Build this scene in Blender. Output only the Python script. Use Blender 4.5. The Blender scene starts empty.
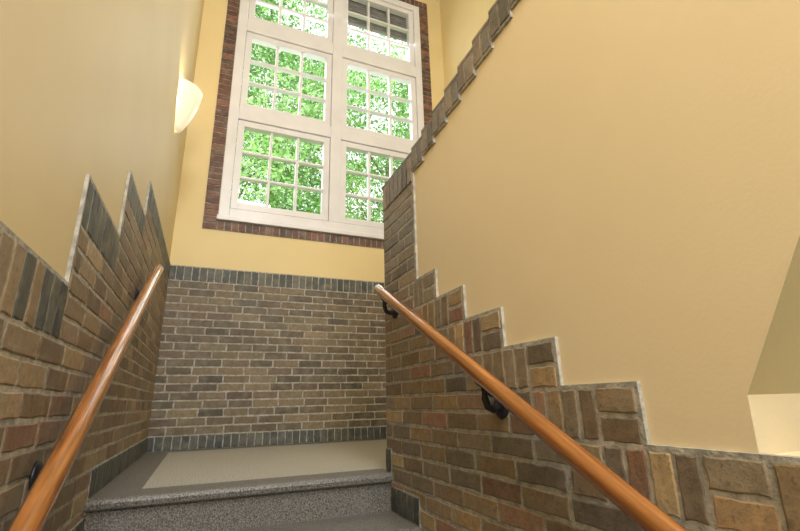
import bpy, math, random
from mathutils import Vector, Matrix
random.seed(11)
sc = bpy.context.scene
sc.view_settings.view_transform = 'Standard'
sc.view_settings.look = 'None'
COL = bpy.context.collection
XL, XR, XF, YB = -0.37, 0.85, 2.38, 4.0
ZL = -0.32
ZC = 5.02
RISE, RUN, NS = 0.16, 0.295, 8
YN = 2.12
ZF = ZL - RISE*NS

def lin(c):
    return tuple(((v/255)/12.92 if v/255 <= .04045 else ((v/255+.055)/1.055)**2.4) for v in c)

# ---------------- materials ----------------
def newmat(name):
    m = bpy.data.materials.new(name); m.use_nodes = True
    nt = m.node_tree; b = nt.nodes['Principled BSDF']
    return m, nt, b
def noise_mat(name, c1, c2, scale=8, rough=.7, bump=.1, detail=6, bscale=None, ramp=(.35,.65), spec=.5):
    m, nt, b = newmat(name)
    tc = nt.nodes.new('ShaderNodeTexCoord'); n = nt.nodes.new('ShaderNodeTexNoise')
    n.inputs['Scale'].default_value = scale; n.inputs['Detail'].default_value = detail
    nt.links.new(tc.outputs['Object'], n.inputs['Vector'])
    r = nt.nodes.new('ShaderNodeValToRGB')
    r.color_ramp.elements[0].position = ramp[0]; r.color_ramp.elements[1].position = ramp[1]
    r.color_ramp.elements[0].color = (*lin(c1),1); r.color_ramp.elements[1].color = (*lin(c2),1)
    nt.links.new(n.outputs['Fac'], r.inputs[0]); nt.links.new(r.outputs[0], b.inputs['Base Color'])
    b.inputs['Roughness'].default_value = rough
    b.inputs['Specular IOR Level'].default_value = spec
    if bump:
        n2 = nt.nodes.new('ShaderNodeTexNoise'); n2.inputs['Scale'].default_value = bscale or scale*4
        nt.links.new(tc.outputs['Object'], n2.inputs['Vector'])
        bp = nt.nodes.new('ShaderNodeBump'); bp.inputs['Strength'].default_value = bump; bp.inputs['Distance'].default_value = .004
        nt.links.new(n2.outputs['Fac'], bp.inputs['Height']); nt.links.new(bp.outputs[0], b.inputs['Normal'])
    return m
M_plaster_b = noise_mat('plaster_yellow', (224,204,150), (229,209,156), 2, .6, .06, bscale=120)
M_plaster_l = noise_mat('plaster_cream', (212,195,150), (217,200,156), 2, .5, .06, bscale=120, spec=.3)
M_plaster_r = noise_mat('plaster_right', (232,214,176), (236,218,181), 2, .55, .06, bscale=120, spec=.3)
M_soffit_shade = noise_mat('plaster_soffit_shade', (160,148,112), (166,154,118), 2, .6, .06, bscale=120, spec=.3)  # wall plaster darkened: shade of the sloped underside put into its colour
M_recess_dim = noise_mat('plaster_recess_dim', (196,184,154), (202,190,160), 2, .6, .06, bscale=120, spec=.3)  # duller wall plaster: colour tones down the strong light on this end face
M_ceil = noise_mat('ceiling_white', (235,230,215), (240,236,222), 3, .8, .05)
M_mortar = noise_mat('mortar', (142,139,130), (186,182,171), 40, .9, .6, bscale=150)
M_white = noise_mat('white_paint', (222,222,226), (230,230,234), 4, .35, .03)
M_terr = noise_mat('terrazzo_dark', (66,65,62), (142,139,132), 190, .45, .05, detail=3, ramp=(.36,.66))
M_terl = noise_mat('terrazzo_light', (108,105,96), (206,202,188), 150, .4, .04, detail=4, ramp=(.36,.58))
M_iron = noise_mat('black_iron', (18,18,20), (35,34,34), 20, .4, .1)
M_bark = noise_mat('bark', (60,48,36), (95,78,60), 14, .9, .6)
M_blind = noise_mat('grey_slat', (120,120,123), (145,145,147), 8, .6, .05)
M_grass = noise_mat('grass', (70,110,40), (110,150,60), 5, .9, .4)
# wood
m, nt, b = newmat('varnished_wood'); M_wood = m
tc = nt.nodes.new('ShaderNodeTexCoord'); mp = nt.nodes.new('ShaderNodeMapping')
mp.inputs['Scale'].default_value = (60,3,60)
mp0 = nt.nodes.new('ShaderNodeMapping'); mp0.inputs['Rotation'].default_value = (-.5,0,0)
n = nt.nodes.new('ShaderNodeTexNoise'); n.inputs['Scale'].default_value = 1.2; n.inputs['Detail'].default_value = 5
r = nt.nodes.new('ShaderNodeValToRGB')
r.color_ramp.elements[0].position=.3; r.color_ramp.elements[0].color=(*lin((116,68,30)),1)
r.color_ramp.elements[1].position=.7; r.color_ramp.elements[1].color=(*lin((176,116,60)),1)
nt.links.new(tc.outputs['Object'], mp0.inputs[0]); nt.links.new(mp0.outputs[0], mp.inputs[0]); nt.links.new(mp.outputs[0], n.inputs['Vector'])
nt.links.new(n.outputs['Fac'], r.inputs[0]); nt.links.new(r.outputs[0], b.inputs['Base Color'])
b.inputs['Roughness'].default_value=.2; b.inputs['Coat Weight'].default_value=.9; b.inputs['Coat Roughness'].default_value=.05
# brick (per-brick colour attribute, mottled)
m, nt, b = newmat('clay_brick'); M_brick = m
at = nt.nodes.new('ShaderNodeAttribute'); at.attribute_name='brickcol'
tc = nt.nodes.new('ShaderNodeTexCoord')
n = nt.nodes.new('ShaderNodeTexNoise'); n.inputs['Scale'].default_value=45; n.inputs['Detail'].default_value=10; n.inputs['Roughness'].default_value=.75
nt.links.new(tc.outputs['Object'], n.inputs['Vector'])
mr = nt.nodes.new('ShaderNodeMapRange'); mr.inputs['From Min'].default_value=.3; mr.inputs['From Max'].default_value=.7
mr.inputs['To Min'].default_value=.55; mr.inputs['To Max'].default_value=1.4
nt.links.new(n.outputs['Fac'], mr.inputs[0])
mx = nt.nodes.new('ShaderNodeVectorMath'); mx.operation='SCALE'
nt.links.new(at.outputs['Color'], mx.inputs[0]); nt.links.new(mr.outputs[0], mx.inputs['Scale'])
nb = nt.nodes.new('ShaderNodeTexNoise'); nb.inputs['Scale'].default_value=14; nb.inputs['Detail'].default_value=5
nt.links.new(tc.outputs['Object'], nb.inputs['Vector'])
rb = nt.nodes.new('ShaderNodeMapRange'); rb.inputs['From Min'].default_value=.46; rb.inputs['From Max'].default_value=.72; rb.inputs['To Max'].default_value=.45
nt.links.new(nb.outputs['Fac'], rb.inputs[0])
mc = nt.nodes.new('ShaderNodeMixRGB'); mc.inputs[2].default_value=(*lin((150,142,122)),1)
nt.links.new(rb.outputs[0], mc.inputs[0]); nt.links.new(mx.outputs[0], mc.inputs[1])
ns = nt.nodes.new('ShaderNodeTexNoise'); ns.inputs['Scale'].default_value=90; ns.inputs['Detail'].default_value=3
nt.links.new(tc.outputs['Object'], ns.inputs['Vector'])
rs = nt.nodes.new('ShaderNodeMapRange'); rs.inputs['From Min'].default_value=.56; rs.inputs['From Max'].default_value=.7; rs.inputs['To Max'].default_value=.55
nt.links.new(ns.outputs['Fac'], rs.inputs[0])
mu = nt.nodes.new('ShaderNodeMixRGB'); mu.inputs[2].default_value=(*lin((66,60,54)),1)
nt.links.new(rs.outputs[0], mu.inputs[0]); nt.links.new(mc.outputs[0], mu.inputs[1])
nt.links.new(mu.outputs[0], b.inputs['Base Color']); b.inputs['Roughness'].default_value=.5
bp = nt.nodes.new('ShaderNodeBump'); bp.inputs['Strength'].default_value=.8; bp.inputs['Distance'].default_value=.005
nt.links.new(n.outputs['Fac'], bp.inputs['Height']); nt.links.new(bp.outputs[0], b.inputs['Normal'])
# leaf
m, nt, b = newmat('leaf'); M_leaf = m
at = nt.nodes.new('ShaderNodeAttribute'); at.attribute_name='brickcol'
nt.links.new(at.outputs['Color'], b.inputs['Base Color']); b.inputs['Roughness'].default_value=.5
tr = nt.nodes.new('ShaderNodeBsdfTranslucent'); ms = nt.nodes.new('ShaderNodeMixShader'); ms.inputs[0].default_value=.5
nt.links.new(at.outputs['Color'], tr.inputs['Color'])
out = nt.nodes['Material Output']
nt.links.new(b.outputs[0], ms.inputs[1]); nt.links.new(tr.outputs[0], ms.inputs[2]); nt.links.new(ms.outputs[0], out.inputs[0])
# glass
m, nt, b = newmat('window_glass'); M_glass = m
t = nt.nodes.new('ShaderNodeBsdfTransparent'); g = nt.nodes.new('ShaderNodeBsdfGlossy'); g.inputs['Roughness'].default_value=.02
ms = nt.nodes.new('ShaderNodeMixShader'); ms.inputs[0].default_value=.04
nt.links.new(t.outputs[0], ms.inputs[1]); nt.links.new(g.outputs[0], ms.inputs[2]); nt.links.new(ms.outputs[0], nt.nodes['Material Output'].inputs[0])
# sconce glass
m, nt, b = newmat('opal_glass'); M_opal = m
b.inputs['Base Color'].default_value=(.9,.85,.72,1); b.inputs['Roughness'].default_value=.25
b.inputs['Emission Color'].default_value=(1,.84,.56,1); b.inputs['Emission Strength'].default_value=.38

# ---------------- mesh builder ----------------
class MB:
    def __init__(s): s.v=[]; s.f=[]; s.m=[]; s.c=[]
    def face(s, idx, mi=0, col=(1,1,1)): s.f.append(idx); s.m.append(mi); s.c.append(col)
    def box(s, a, b, mi=0, col=(1,1,1)):
        x0,y0,z0=a; x1,y1,z1=b; o=len(s.v)
        s.v += [(x0,y0,z0),(x1,y0,z0),(x1,y1,z0),(x0,y1,z0),(x0,y0,z1),(x1,y0,z1),(x1,y1,z1),(x0,y1,z1)]
        for q in ((0,3,2,1),(4,5,6,7),(0,1,5,4),(1,2,6,5),(2,3,7,6),(3,0,4,7)):
            s.face(tuple(o+i for i in q), mi, col)
    def cbox(s, a, b, mi=0, ch=.004):
        x0,y0,z0=a; x1,y1,z1=b; o=len(s.v)
        s.v += [(x0,y1,z0),(x1,y1,z0),(x1,y1,z1),(x0,y1,z1),
                (x0,y0+ch,z0),(x1,y0+ch,z0),(x1,y0+ch,z1),(x0,y0+ch,z1),
                (x0+ch,y0,z0+ch),(x1-ch,y0,z0+ch),(x1-ch,y0,z1-ch),(x0+ch,y0,z1-ch)]
        s.face((o,o+3,o+2,o+1),mi); s.face((o+8,o+9,o+10,o+11),mi)
        for i in range(4):
            j=(i+1)%4
            s.face((o+i,o+j,o+4+j,o+4+i),mi); s.face((o+4+i,o+4+j,o+8+j,o+8+i),mi)
    def brick(s, P, u0,u1,v0,v1, d0, d1, col, mi=0, ch=.003):
        if u1-u0<.012 or v1-v0<.012: return
        o=len(s.v)
        J=lambda: random.uniform(-.0022,.0022)
        pts=[]
        cs=[(u0,v0),(u1,v0),(u1,v1),(u0,v1)]
        for i in range(4):
            a=cs[i]; b_=cs[(i+1)%4]
            for t in (0.0,.25,.5,.75):
                pts.append((a[0]+(b_[0]-a[0])*t+J(), a[1]+(b_[1]-a[1])*t+J()))
        cu=(u0+u1)/2; cv=(v0+v1)/2; n=len(pts)
        hu=(u1-u0)/2; hv=(v1-v0)/2
        inn=[(cu+(a-cu)*(1-ch/hu), cv+(b_-cv)*(1-ch/hv)) for a,b_ in pts]
        dd=d1+random.uniform(-.0010,.0010)
        for a,b_ in pts: s.v.append(P(a,b_,d0))
        for a,b_ in pts: s.v.append(P(a,b_,dd-.0015))
        for a,b_ in inn: s.v.append(P(a,b_,dd))
        s.face(tuple(o+2*n+i for i in range(n)),mi,col)
        for i in range(n):
            k=(i+1)%n
            s.face((o+n+i,o+n+k,o+2*n+k,o+2*n+i),mi,col); s.face((o+i,o+k,o+n+k,o+n+i),mi,col)
    def prism(s, yz, x0, x1, mi=0, sides=None):
        o=len(s.v); n=len(yz)
        s.v += [(x0,y,z) for y,z in yz]+[(x1,y,z) for y,z in yz]
        s.face(tuple(o+i for i in range(n)),mi); s.face(tuple(o+n+i for i in reversed(range(n))),mi)
        for i in range(n):
            k=(i+1)%n; s.face((o+i,o+n+i,o+n+k,o+k),(sides or {}).get(i,mi))
    def tube(s, pts, rad, seg=20, mi=0, flat=1.0):
        o=len(s.v); n=len(pts); P=[Vector(p) for p in pts]
        for i in range(n):
            t=(P[min(i+1,n-1)]-P[max(i-1,0)]).normalized()
            a=t.cross(Vector((0,0,1)))
            if a.length<.05: a=t.cross(Vector((0,1,0)))
            a.normalize(); b_=a.cross(t).normalized()
            for k in range(seg):
                th=2*math.pi*k/seg
                s.v.append(tuple(P[i]+a*math.cos(th)*rad[i]*flat+b_*math.sin(th)*rad[i]))
        for i in range(n-1):
            for k in range(seg):
                l=(k+1)%seg
                s.face((o+i*seg+k,o+i*seg+l,o+(i+1)*seg+l,o+(i+1)*seg+k),mi)
        s.face(tuple(o+k for k in reversed(range(seg))),mi); s.face(tuple(o+(n-1)*seg+k for k in range(seg)),mi)
    def make(s, name, mats, smooth=False, parent=None, recalc=True):
        me=bpy.data.meshes.new(name); me.from_pydata(s.v,[],s.f); me.update()
        for m_ in mats: me.materials.append(m_)
        me.polygons.foreach_set('material_index', s.m)
        at=me.attributes.new('brickcol','FLOAT_COLOR','CORNER'); data=[]
        for p in me.polygons:
            c=s.c[p.index]
            for _ in range(p.loop_total): data.extend((*c,1))
        at.data.foreach_set('color', data)
        if recalc:
            import bmesh
            bm=bmesh.new(); bm.from_mesh(me); bmesh.ops.recalc_face_normals(bm, faces=bm.faces); bm.to_mesh(me); bm.free()
        if smooth: me.polygons.foreach_set('use_smooth',[True]*len(me.polygons))
        ob=bpy.data.objects.new(name, me); COL.objects.link(ob)
        if parent: ob.parent=parent
        return ob
def empty(name, loc=(0,0,0)):
    e=bpy.data.objects.new(name,None); e.empty_display_size=.1; COL.objects.link(e); e.location=loc; return e

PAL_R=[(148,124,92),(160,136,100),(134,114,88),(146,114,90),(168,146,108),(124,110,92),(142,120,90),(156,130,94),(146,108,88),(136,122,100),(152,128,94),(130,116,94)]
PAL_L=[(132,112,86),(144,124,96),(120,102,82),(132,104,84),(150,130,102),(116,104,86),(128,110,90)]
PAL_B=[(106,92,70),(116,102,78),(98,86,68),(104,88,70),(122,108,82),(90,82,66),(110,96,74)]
PAL_D=[(72,78,76),(84,88,82),(64,70,70),(90,90,80),(78,82,78),(68,76,72)]
PAL_W=[(110,70,56),(94,60,48),(120,82,62),(84,60,52),(102,66,54)]
PAL_C=[(132,120,106),(118,108,98),(144,128,106),(108,100,92),(134,116,100)]
def pick(p):
    c=random.choice(p); k=random.uniform(.86,1.16)
    return lin(tuple(min(255,v*k) for v in c))
G=.0058
PL=lambda u,v,d:(XL+d,u,v)
PR=lambda u,v,d:(XR-d,u,v)
PB=lambda u,v,d:(u,YB-d,v)
D0,D1=.0,.0120; DM=.0097
def rowfill(mb,P,ua,ub,va,vb,odd,pal,L=.205,anchor=None):
    a=(anchor if anchor is not None else ub)+(L/2 if odd else 0)
    u=a
    while u>ua+.001:
        lo=u-L*random.choice((1,1,1,.92,1.06)); x0=max(lo,ua); x1=min(u,ub)
        if x1-x0>.02: mb.brick(P,x0+G,x1-G,va+G,vb-G,D0,D1,pick(pal))
        u=lo
def soldiers(mb,P,ua,ub,va,vb,pal,w=.058,d=D1,d0=D0):
    n=max(1,round((ub-ua)/w)); w=(ub-ua)/n
    for i in range(n): mb.brick(P,ua+i*w+G*.8,ua+(i+1)*w-G*.8,va+G*.8,vb-G*.8,d0,d,pick(pal))
def mort(mb,P,ua,ub,va,vb,d=DM,d0=-.01):
    o=len(mb.v)
    for dd in (d0,d):
        for a,b_ in ((ua,va),(ub,va),(ub,vb),(ua,vb)): mb.v.append(P(a,b_,dd))
    for q in ((0,3,2,1),(4,5,6,7),(0,1,5,4),(1,2,6,5),(2,3,7,6),(3,0,4,7)): mb.face(tuple(o+i for i in q),1)

def floor_z(y):
    if y>=YN: return ZL
    k=min(NS, int((YN-y)/RUN)+1); return ZL-RISE*k

# ---------------- left wall brick ----------------
H=1.214/19; ZT=.999; ZBND=-.215
steps=[(-.6,-.13,-.62),(-.13,.38,-.30),(.38,.89,.0),(.89,1.40,.315),(1.40,1.92,.635),(1.92,2.43,.92),(2.43,4.0,1.124)]
mb=MB()
def snap(z): return ZT-round((ZT-z)/H)*H
sb=[]
for i_,(a,b_,t) in enumerate(steps):
    zb=snap(t-.125); sb.append((a,b_,t,zb))
    b2 = b_-.006 if i_<len(steps)-1 else b_
    mort(mb,PL,a-.006,b2,floor_z(max(a,b_-.01))-.6,t+.006)
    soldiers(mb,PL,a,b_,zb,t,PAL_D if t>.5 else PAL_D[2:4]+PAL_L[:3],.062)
i=0; z=ZT
while z-H>ZF-.01:
    lim=None
    for a,b_,t,zb in sb:
        if zb>=z-.002: lim=a; break
    if lim is not None:
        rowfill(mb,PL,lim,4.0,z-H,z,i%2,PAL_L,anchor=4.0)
    z-=H; i+=1
mort(mb,PL,YN-.02,4.0,ZL-.05,ZBND,d=.0135); soldiers(mb,PL,YN-.02,4.0,ZL,ZBND,PAL_D,.06,d=.0175,d0=.005)
for k in range(1,NS):
    ya=YN-RUN*k; zf=ZL-RISE*k
    mort(mb,PL,ya-.02,ya+RUN-.0205,zf-.05,zf+.105,d=.0135); soldiers(mb,PL,ya-.02,ya+RUN-.02,zf,zf+.105,PAL_D,.06,d=.0175,d0=.005)
mb.make('trim_brick_wainscot_left',[M_brick,M_mortar])

# ---------------- back wall brick ----------------
mb=MB()
mort(mb,PB,XL,XF,ZL,1.128)
soldiers(mb,PB,XL,XF,ZT,1.124,PAL_D,.06)
soldiers(mb,PB,XL,XF,ZL,ZBND,PAL_D,.06,d=.0175)
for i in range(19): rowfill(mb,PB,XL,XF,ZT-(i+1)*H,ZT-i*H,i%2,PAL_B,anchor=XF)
mb.make('trim_brick_wainscot_back',[M_brick,M_mortar])

# ---------------- right (parapet) wall brick ----------------
YE=2.17
mb=MB()
yk=[1.59,1.378,1.16,.935,.707,-.3]; zk=[.522-.125*k for k in range(6)]
C=.1125
for k in range(6):
    top=zk[k]; bot=top-.125; near=yk[k]
    mort(mb,PR,near-.006,YE,bot+.006,top+.006)
    seq='HVVH'; u=near
    if k==5: seq='VHVVHVHHVVHVVH'; u=.707+2*C-len(seq)*C
    lim=1.80 if k<2 else 9
    for ch in seq:
        e=min(u+C,lim)
        if e-u<.03: break
        if ch=='V':
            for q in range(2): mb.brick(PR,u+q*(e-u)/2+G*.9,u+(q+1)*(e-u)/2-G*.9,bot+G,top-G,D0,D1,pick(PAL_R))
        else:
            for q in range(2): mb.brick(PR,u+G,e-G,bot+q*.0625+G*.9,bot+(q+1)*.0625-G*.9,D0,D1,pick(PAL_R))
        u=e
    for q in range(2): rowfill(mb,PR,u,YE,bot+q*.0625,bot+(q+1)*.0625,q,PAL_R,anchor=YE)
z=zk[5]-.125; i=0
mort(mb,PR,-.3,YE,ZF,z+.006)
while z-.0625>ZF:
    rowfill(mb,PR,-.3,YE,z-.0625,z,i%2,PAL_R,anchor=YE); z-=.0625; i+=1
# pillar
mort(mb,PR,1.768,YE,.5285,1.17)
z=.522; i=0
while z+.0625<1.065:
    rowfill(mb,PR,1.775,YE,z,z+.0625,i%2,PAL_C,L=.1975,anchor=YE); z+=.0625; i+=1
soldiers(mb,PR,1.775,YE,z,1.17,PAL_C,.056,d=.016)
PE=lambda u,v,d:(u,YE+d,v)
mort(mb,PE,XR,XR+.12,ZL,1.17)
zz=ZL;i=0
while zz+.0625<1.17:
    rowfill(mb,PE,XR,XR+.12,zz,zz+.0625,i%2,PAL_C,anchor=XR+.12); zz+=.0625;i+=1
# stepped coping
def ctop(y): return 1.185+(1.72-y)*.235
cop=[]; y=1.775; TW=.118
while y>-1.0:
    ya=y-TW; zt=ctop(y-TW/2)+.004
    cop.append((ya,y,zt))
    mort(mb,PR,ya+.0003,y-.0003,zt-.115,zt,d=.010)
    soldiers(mb,PR,ya,y,zt-.11,zt,PAL_C,.059,d=.014)
    mb.box((XR-.012,ya,zt+.001),(XR+.14,y-.003,zt+.016),0,pick(PAL_C))
    y=ya
mb.box((XR-.012,1.775,1.171),(XR+.14,YE+.02,1.187),0,pick(PAL_C))
mort(mb,PR,YN-.02,YE,ZL-.05,ZBND,d=.0135); soldiers(mb,PR,YN-.02,YE,ZL,ZBND,PAL_D,.035,d=.0175,d0=.005)
for k in range(1,NS):
    ya=YN-RUN*k; zf=ZL-RISE*k
    mort(mb,PR,ya-.02,ya+RUN-.0205,zf-.05,zf+.105,d=.0135); soldiers(mb,PR,ya-.02,ya+RUN-.02,zf,zf+.105,PAL_D,.06,d=.0175,d0=.005)
mb.make('trim_brick_stepped_right',[M_brick,M_mortar])

# ---------------- walls ----------------
mb=MB(); mb.box((XL-.2,-2.5,ZF-.1),(XL,YB+.2,ZC)); mb.make('wall_left',[M_plaster_l])
WX0,WX1,WZ0,WZ1=-.035,2.065,1.60,4.80
mb=MB()
mb.box((XL,YB,ZF-.1),(XF,YB+.2,WZ0)); mb.box((XL,YB,WZ1),(XF,YB+.2,ZC))
mb.box((XL,YB,WZ0),(WX0,YB+.2,WZ1)); mb.box((WX1,YB,WZ0),(XF,YB+.2,WZ1))
mb.make('wall_back',[M_plaster_b])
mb=MB(); mb.box((XF,-2.5,ZF-.1),(XF+.2,YB+.2,ZC)); mb.make('wall_right',[M_plaster_b])
mb=MB(); mb.box((XL-.2,-2.7,ZF-.1),(XF+.2,-2.5,ZC)); mb.make('wall_front',[M_plaster_l])
mb=MB(); mb.box((XL-.2,-2.7,ZC),(XF+.2,YB+.2,ZC+.15)); mb.make('ceiling',[M_ceil])
poly=[(.5,ZF),(YE,ZF),(YE,1.17),(1.775,1.17)]
for ya,y,zt in cop: poly += [(y-.0005,zt-.01),(ya,zt-.01)]
yl=cop[-1][0]
poly += [(yl,1.45),(-1.0,1.25),(.10,.70),(.36,.242),(.496,-.004),(.5,-.1)]
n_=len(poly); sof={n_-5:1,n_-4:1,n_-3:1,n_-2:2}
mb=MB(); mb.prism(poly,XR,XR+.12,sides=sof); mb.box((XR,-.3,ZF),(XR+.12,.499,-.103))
mb.make('wall_parapet',[M_plaster_r,M_soffit_shade,M_recess_dim])
up=[]; y=YE; z=ZL
for k in range(11):
    up += [(y,z+.17),(y-.29,z+.17)]; z+=.17; y-=.29
up=[(YE,ZF)]+up+[(y,1.30),(-1.0,1.25),(.10,.70),(.36,.242),(.496,-.004),(.5,-.1),(.5,ZF)]
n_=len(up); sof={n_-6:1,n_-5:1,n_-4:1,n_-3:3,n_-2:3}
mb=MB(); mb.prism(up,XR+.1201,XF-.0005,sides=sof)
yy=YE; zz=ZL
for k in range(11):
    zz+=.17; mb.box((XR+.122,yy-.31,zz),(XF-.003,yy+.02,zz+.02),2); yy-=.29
mb.make('upper_staircase',[M_plaster_r,M_soffit_shade,M_terr,M_recess_dim])

# ---------------- floors & stairs ----------------
mb=MB(); mb.box((XL,-2.5,ZF-.1),(XF,YN-RUN*(NS),ZF)); mb.make('floor',[M_terr])
mb=MB()
E=.012
for k in range(0,NS):
    zt=ZL-RISE*k; yb_=YN-RUN*k
    y1=YN+.02 if k==0 else yb_+RUN+.015
    mb.box((XL+E,yb_,zt-RISE-.001),(XR-E,y1,zt-.041))
    yz=[(y1,zt-.040),(yb_-.018,zt-.040),(yb_-.026,zt-.033),(yb_-.029,zt-.016),(yb_-.025,zt-.005),(yb_-.016,zt),(y1,zt)]
    mb.prism(yz,XL+E,XR-E)
mb.make('lower_staircase',[M_terr])
mb=MB()
ya=YN+.0202; A=(XL+.17,YN+.14); Bq=YB-.13
def slab(xa,ya_,xb,yb2,mi): mb.box((xa,ya_,ZL-.18),(xb,yb2,ZL),mi)
slab(XL,ya,A[0],YB,0); slab(A[0],ya,XR,A[1],0); slab(A[0],A[1],XR,Bq,1); slab(A[0],Bq,XF,YB,0)
slab(XR,YE+.001,XF,Bq,1)
mb.make('floor_landing',[M_terr,M_terl])

# ---------------- window ----------------
win=empty('window_1')
yf=3.985
mb=MB()
zr=[(1.77,2.58),(2.84,3.64),(3.92,4.65)]; xr=[(.12,.90),(1.14,1.92)]
mb.cbox((WX0,yf,WZ0),(.055,4.09,WZ1)); mb.cbox((1.985,yf,WZ0),(WX1,4.09,WZ1))
mb.cbox((.055,yf,WZ0),(1.985,4.09,1.70)); mb.cbox((.055,yf,4.715),(1.985,4.09,WZ1))
mb.cbox((.965,yf,1.70),(1.075,4.09,4.715))
for a,b_ in ((.055,.965),(1.075,1.985)):
    mb.cbox((a,yf,2.645),(b_,4.09,2.775)); mb.cbox((a,yf,3.705),(b_,4.09,3.855))
mb.cbox((WX0-.01,yf-.035,WZ0-.03),(WX1+.01,4.0,WZ0+.012))
mb.make('frame',[M_white],parent=win)
mb=MB(); gl=MB()
for x0,x1 in xr:
    for z0,z1 in zr:
        s=.065; y0=yf+.018; y1=4.075
        e=.003
        mb.cbox((x0-s+e,y0,z0-s+e),(x0,y1,z1+s-e),ch=.003); mb.cbox((x1,y0,z0-s+e),(x1+s-e,y1,z1+s-e),ch=.003)
        mb.cbox((x0,y0,z0-s+e),(x1,y1,z0),ch=.003); mb.cbox((x0,y0,z1),(x1,y1,z1+s-e),ch=.003)
        for q in (1,2):
            xc=x0+(x1-x0)*q/3; mb.cbox((xc-.013,y0+.012,z0),(xc+.013,y1-.01,z1),ch=.006)
            zc=z0+(z1-z0)*q/3; mb.cbox((x0,y0+.013,zc-.013),(x1,y1-.011,zc+.013),ch=.006)
        gl.box((x0,4.045,z0),(x1,4.049,z1))
mb.make('sashes',[M_white],parent=win)
gl.make('panes',[M_glass],parent=win)
mb=MB(); B=.118
mort(mb,PB,WX0-B,WX0,WZ0-B,WZ1+.1); mort(mb,PB,WX1,WX1+B,WZ0-B,WZ1+.1); mort(mb,PB,WX0,WX1,WZ0-B,WZ0); mort(mb,PB,WX0,WX1,WZ1,WZ1+.1)
def stack(ua,ub):
    n=int((WZ1-WZ0+B)/.06); w=(WZ1-WZ0+B)/n
    for i in range(n): mb.brick(PB,ua+G*.5,ub-G*.5,WZ0-B+i*w+G*.7,WZ0-B+(i+1)*w-G*.7,0,.016,pick(PAL_W))
stack(WX0-B,WX0); stack(WX1,WX1+B)
soldiers(mb,PB,WX0,WX1,WZ0-B,WZ0-.03,PAL_W,.06,d=.016); soldiers(mb,PB,WX0-B,WX1+B,WZ1,WZ1+.1,PAL_W,.06,d=.016)
mb.make('trim_window_brick',[M_brick,M_mortar])
mb=MB()
z=4.70
while z>4.36: mb.prism([(4.11,z),(4.135,z-.012),(4.132,z-.03),(4.107,z-.02)],1.08,1.99); z-=.034
mb.box((1.08,4.10,4.70),(1.99,4.16,4.79)); mb.make('roller_shutter',[M_blind])

# ---------------- handrails ----------------
def rail(name,p0,p1,rad,wallx,side,brs):
    e=empty(name); P0=Vector(p0); P1=Vector(p1); d=(P1-P0).normalized()
    n=14; pts=[];rd=[]
    for t,k in ((0,.25),(.006,.7),(.016,.93),(.03,1)): pts.append(P0+d*t); rd.append(rad*k)
    for i in range(1,n): pts.append(P0.lerp(P1,i/n)); rd.append(rad)
    for t,k in ((.03,1),(.016,.93),(.006,.7),(0,.25)): pts.append(P1-d*t); rd.append(rad*k)
    m_=MB(); m_.tube(pts,rd,28,flat=.88); m_.make('rail',[M_wood],smooth=True,parent=e)
    for j,yb in enumerate(brs):
        t=(yb-P0.y)/(P1.y-P0.y); R=P0.lerp(P1,t); wz=R.z-.085
        m_=MB()
        wp=Vector((wallx,yb,wz)); s=side
        m_.tube([wp,wp+Vector((s*.006,0,0)),wp+Vector((s*.012,0,0))],[.036,.036,.026],20)
        arm=[wp+Vector((s*.005,0,0)),wp+Vector((s*.03,0,-.008)),wp+Vector((s*.05,0,.0)),Vector((R.x,yb,wz+.025)),Vector((R.x,yb,R.z-rad*.8))]
        m_.tube(arm,[.013,.011,.011,.011,.014],14)
        a=R-d*.045+Vector((0,0,-rad-.003)); b_=R+d*.045+Vector((0,0,-rad-.003))
        m_.tube([a,b_],[.009,.009],10)
        m_.make('bracket_%d'%(j+1),[M_iron],smooth=True,parent=e)
    return e
rail('handrail',(.78,2.125,.566),(.78,-.1,.566-.54*2.225),.026,XR-.012,-1,[2.02,1.19,.2])
sl=.635
rail('handrail',(-.295,2.68,.73),(-.295,.0,.73-sl*2.68),.030,XL+.012,1,[2.5,1.42,.3])

# ---------------- sconce ----------------
e=empty('wall_sconce',(XL,3.16,2.05))
m_=MB(); prof=[(-.17,.012),(-.165,.03),(-.14,.05),(-.09,.078),(-.03,.105),(.04,.130),(.11,.148),(.165,.158),(.17,.158),(.168,.152),(.10,.140),(.03,.122),(-.05,.09),(-.12,.055),(-.15,.03)]
seg=24
for z,r_ in prof:
    for k in range(seg+1):
        th=-math.pi/2+math.pi*k/seg
        m_.v.append((r_*math.cos(th)*.95+.002, r_*math.sin(th), z))
for i in range(len(prof)-1):
    for k in range(seg):
        a=i*(seg+1)+k; m_.face((a,a+1,a+seg+2,a+seg+1))
m_.make('shade',[M_opal],smooth=True,parent=e)
m_=MB(); m_.box((.0,-.05,-.10),(.012,.05,.10)); m_.tube([(.012,0,-.03),(.05,0,-.03),(.05,0,.0)],[.01,.01,.018],12); m_.make('backplate',[M_white],parent=e)
ld=bpy.data.lights.new('bulb','POINT'); ld.energy=6; ld.color=(1,.82,.58); ld.shadow_soft_size=.03
lo=bpy.data.objects.new('bulb',ld); COL.objects.link(lo); lo.parent=e; lo.location=(.07,0,.09)

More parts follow.
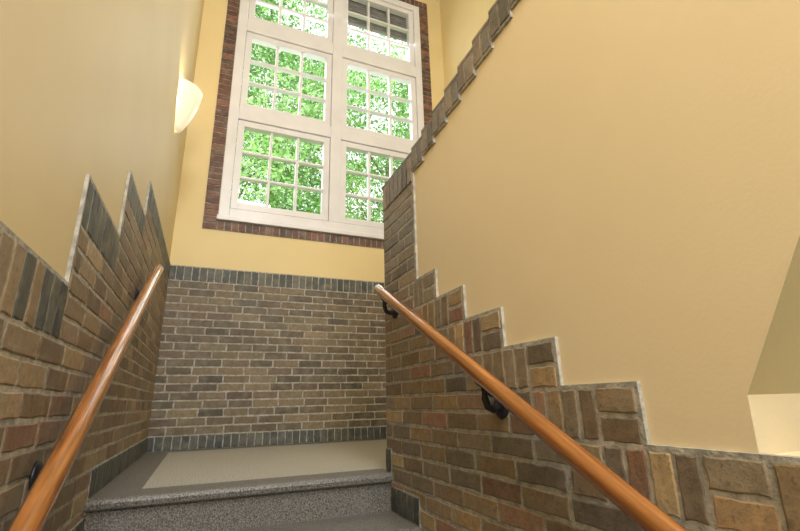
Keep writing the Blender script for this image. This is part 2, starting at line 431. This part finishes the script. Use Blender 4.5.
# ---------------- outdoors ----------------
mb=MB(); mb.box((-25,4.3,ZF-.5),(25,40,ZF-.3)); mb.make('ground_outside',[M_grass])
def tree(cx,cy,h,rx,nclus,nl,lo_=.25):
    e=empty('tree',(cx,cy,ZF-.3)); t=MB()
    t.tube([(0,0,0),(.1,.05,h*.25),(-.05,.1,h*.5),(.1,0,h*.8)],[.26,.18,.12,.04],14)
    lf=MB()
    for c in range(nclus):
        a=random.uniform(0,2*math.pi); rr=rx*math.sqrt(random.random()); z=random.uniform(lo_,1.0)*h
        f=math.sqrt(max(.05,1-((z/h-.55)/.55)**2)); px,py=rr*f*math.cos(a),rr*f*math.sin(a)
        if c%9==0: t.tube([(0,.05,z*.7),(px*.5,py*.5,z*.88),(px,py,z)],[.035,.02,.01],6)
        base=random.choice([(150,200,110),(125,178,88),(184,224,150),(92,145,66),(160,212,120),(115,165,85)])
        for q in range(nl):
            p=Vector((px+random.gauss(0,.42),py+random.gauss(0,.42),z+random.gauss(0,.24)))
            n_=Vector((random.gauss(0,1),random.gauss(0,1)-.4,random.gauss(0,1)+.6)).normalized()
            u_=n_.orthogonal().normalized(); u_=Matrix.Rotation(random.uniform(0,6.28),3,n_)@u_; w_=n_.cross(u_)
            s_=random.uniform(.035,.075); k=random.uniform(.8,1.15); o=len(lf.v)
            lf.v += [tuple(p-u_*s_),tuple(p+w_*s_*.55-u_*s_*.1),tuple(p+u_*s_),tuple(p-w_*s_*.55-u_*s_*.1)]
            lf.face((o,o+1,o+2,o+3),0,lin(tuple(min(255,v*k) for v in base)))
    t.make('trunk',[M_bark],smooth=True,parent=e); lf.make('foliage',[M_leaf],parent=e,recalc=False)
tree(-.6,11.0,12.5,3.6,170,270)
tree(4.6,11.5,13.0,3.6,170,270)
tree(1.6,15.5,16.5,4.5,180,270)
tree(-5.4,14.0,13,3.6,60,160)

# ---------------- light ----------------
w=bpy.data.worlds.new('World'); sc.world=w; w.use_nodes=True
bg=w.node_tree.nodes['Background']; bg.inputs[0].default_value=(.92,.97,1,1); bg.inputs[1].default_value=2.0
def look(o,t): o.rotation_euler=(Vector(t)-o.location).to_track_quat('-Z','Y').to_euler()
sd=bpy.data.lights.new('sun','SUN'); sd.energy=6.5; sd.angle=.02; so=bpy.data.objects.new('sun',sd); COL.objects.link(so)
so.location=(-4,-6,14); look(so,(3,9,3))
def area(name,loc,tgt,size,en,col):
    d=bpy.data.lights.new(name,'AREA'); d.size=size; d.energy=en; d.color=col
    o=bpy.data.objects.new(name,d); COL.objects.link(o); o.location=loc; look(o,tgt); return o
area('fill_high',(.3,-1.3,3.6),(.7,2.6,.4),1.2,114,(1,.99,.98))  # added soft fill, high behind the camera; not a ceiling fixture
area('fill_low',(.3,-2.1,1.5),(.5,3,.0),1.0,70,(1,.99,.98))  # second added fill, unseen and lower, brightens the stairs from the front
area('window_daylight',(1.0,4.6,3.4),(.8,0,0.2),2.2,55,(.96,.98,1))

# ---------------- camera ----------------
cd=bpy.data.cameras.new('camera'); cam=bpy.data.objects.new('camera',cd); COL.objects.link(cam)
f=445.0
X=Vector((1084,109,f)).normalized(); Yv=Vector((-196,140,f)); Yv=(Yv-X*Yv.dot(X)).normalized(); Z=Vector((-35,-1465,f)); Z=(Z-X*Z.dot(X)-Yv*Z.dot(Yv)).normalized()
r_=Vector((X.x,Yv.x,Z.x)); dn=Vector((X.y,Yv.y,Z.y)); fw=Vector((X.z,Yv.z,Z.z))
Mx=Matrix(((r_.x,-dn.x,-fw.x),(r_.y,-dn.y,-fw.y),(r_.z,-dn.z,-fw.z)))
cam.matrix_world=Matrix.Translation((0,0,0))@Mx.to_4x4()
cd.sensor_width=36; cd.lens=f/800*36; cd.clip_start=.02
sc.camera=cam
for o in list(bpy.data.objects):
    if o.parent is None: o.location.z += 1.6
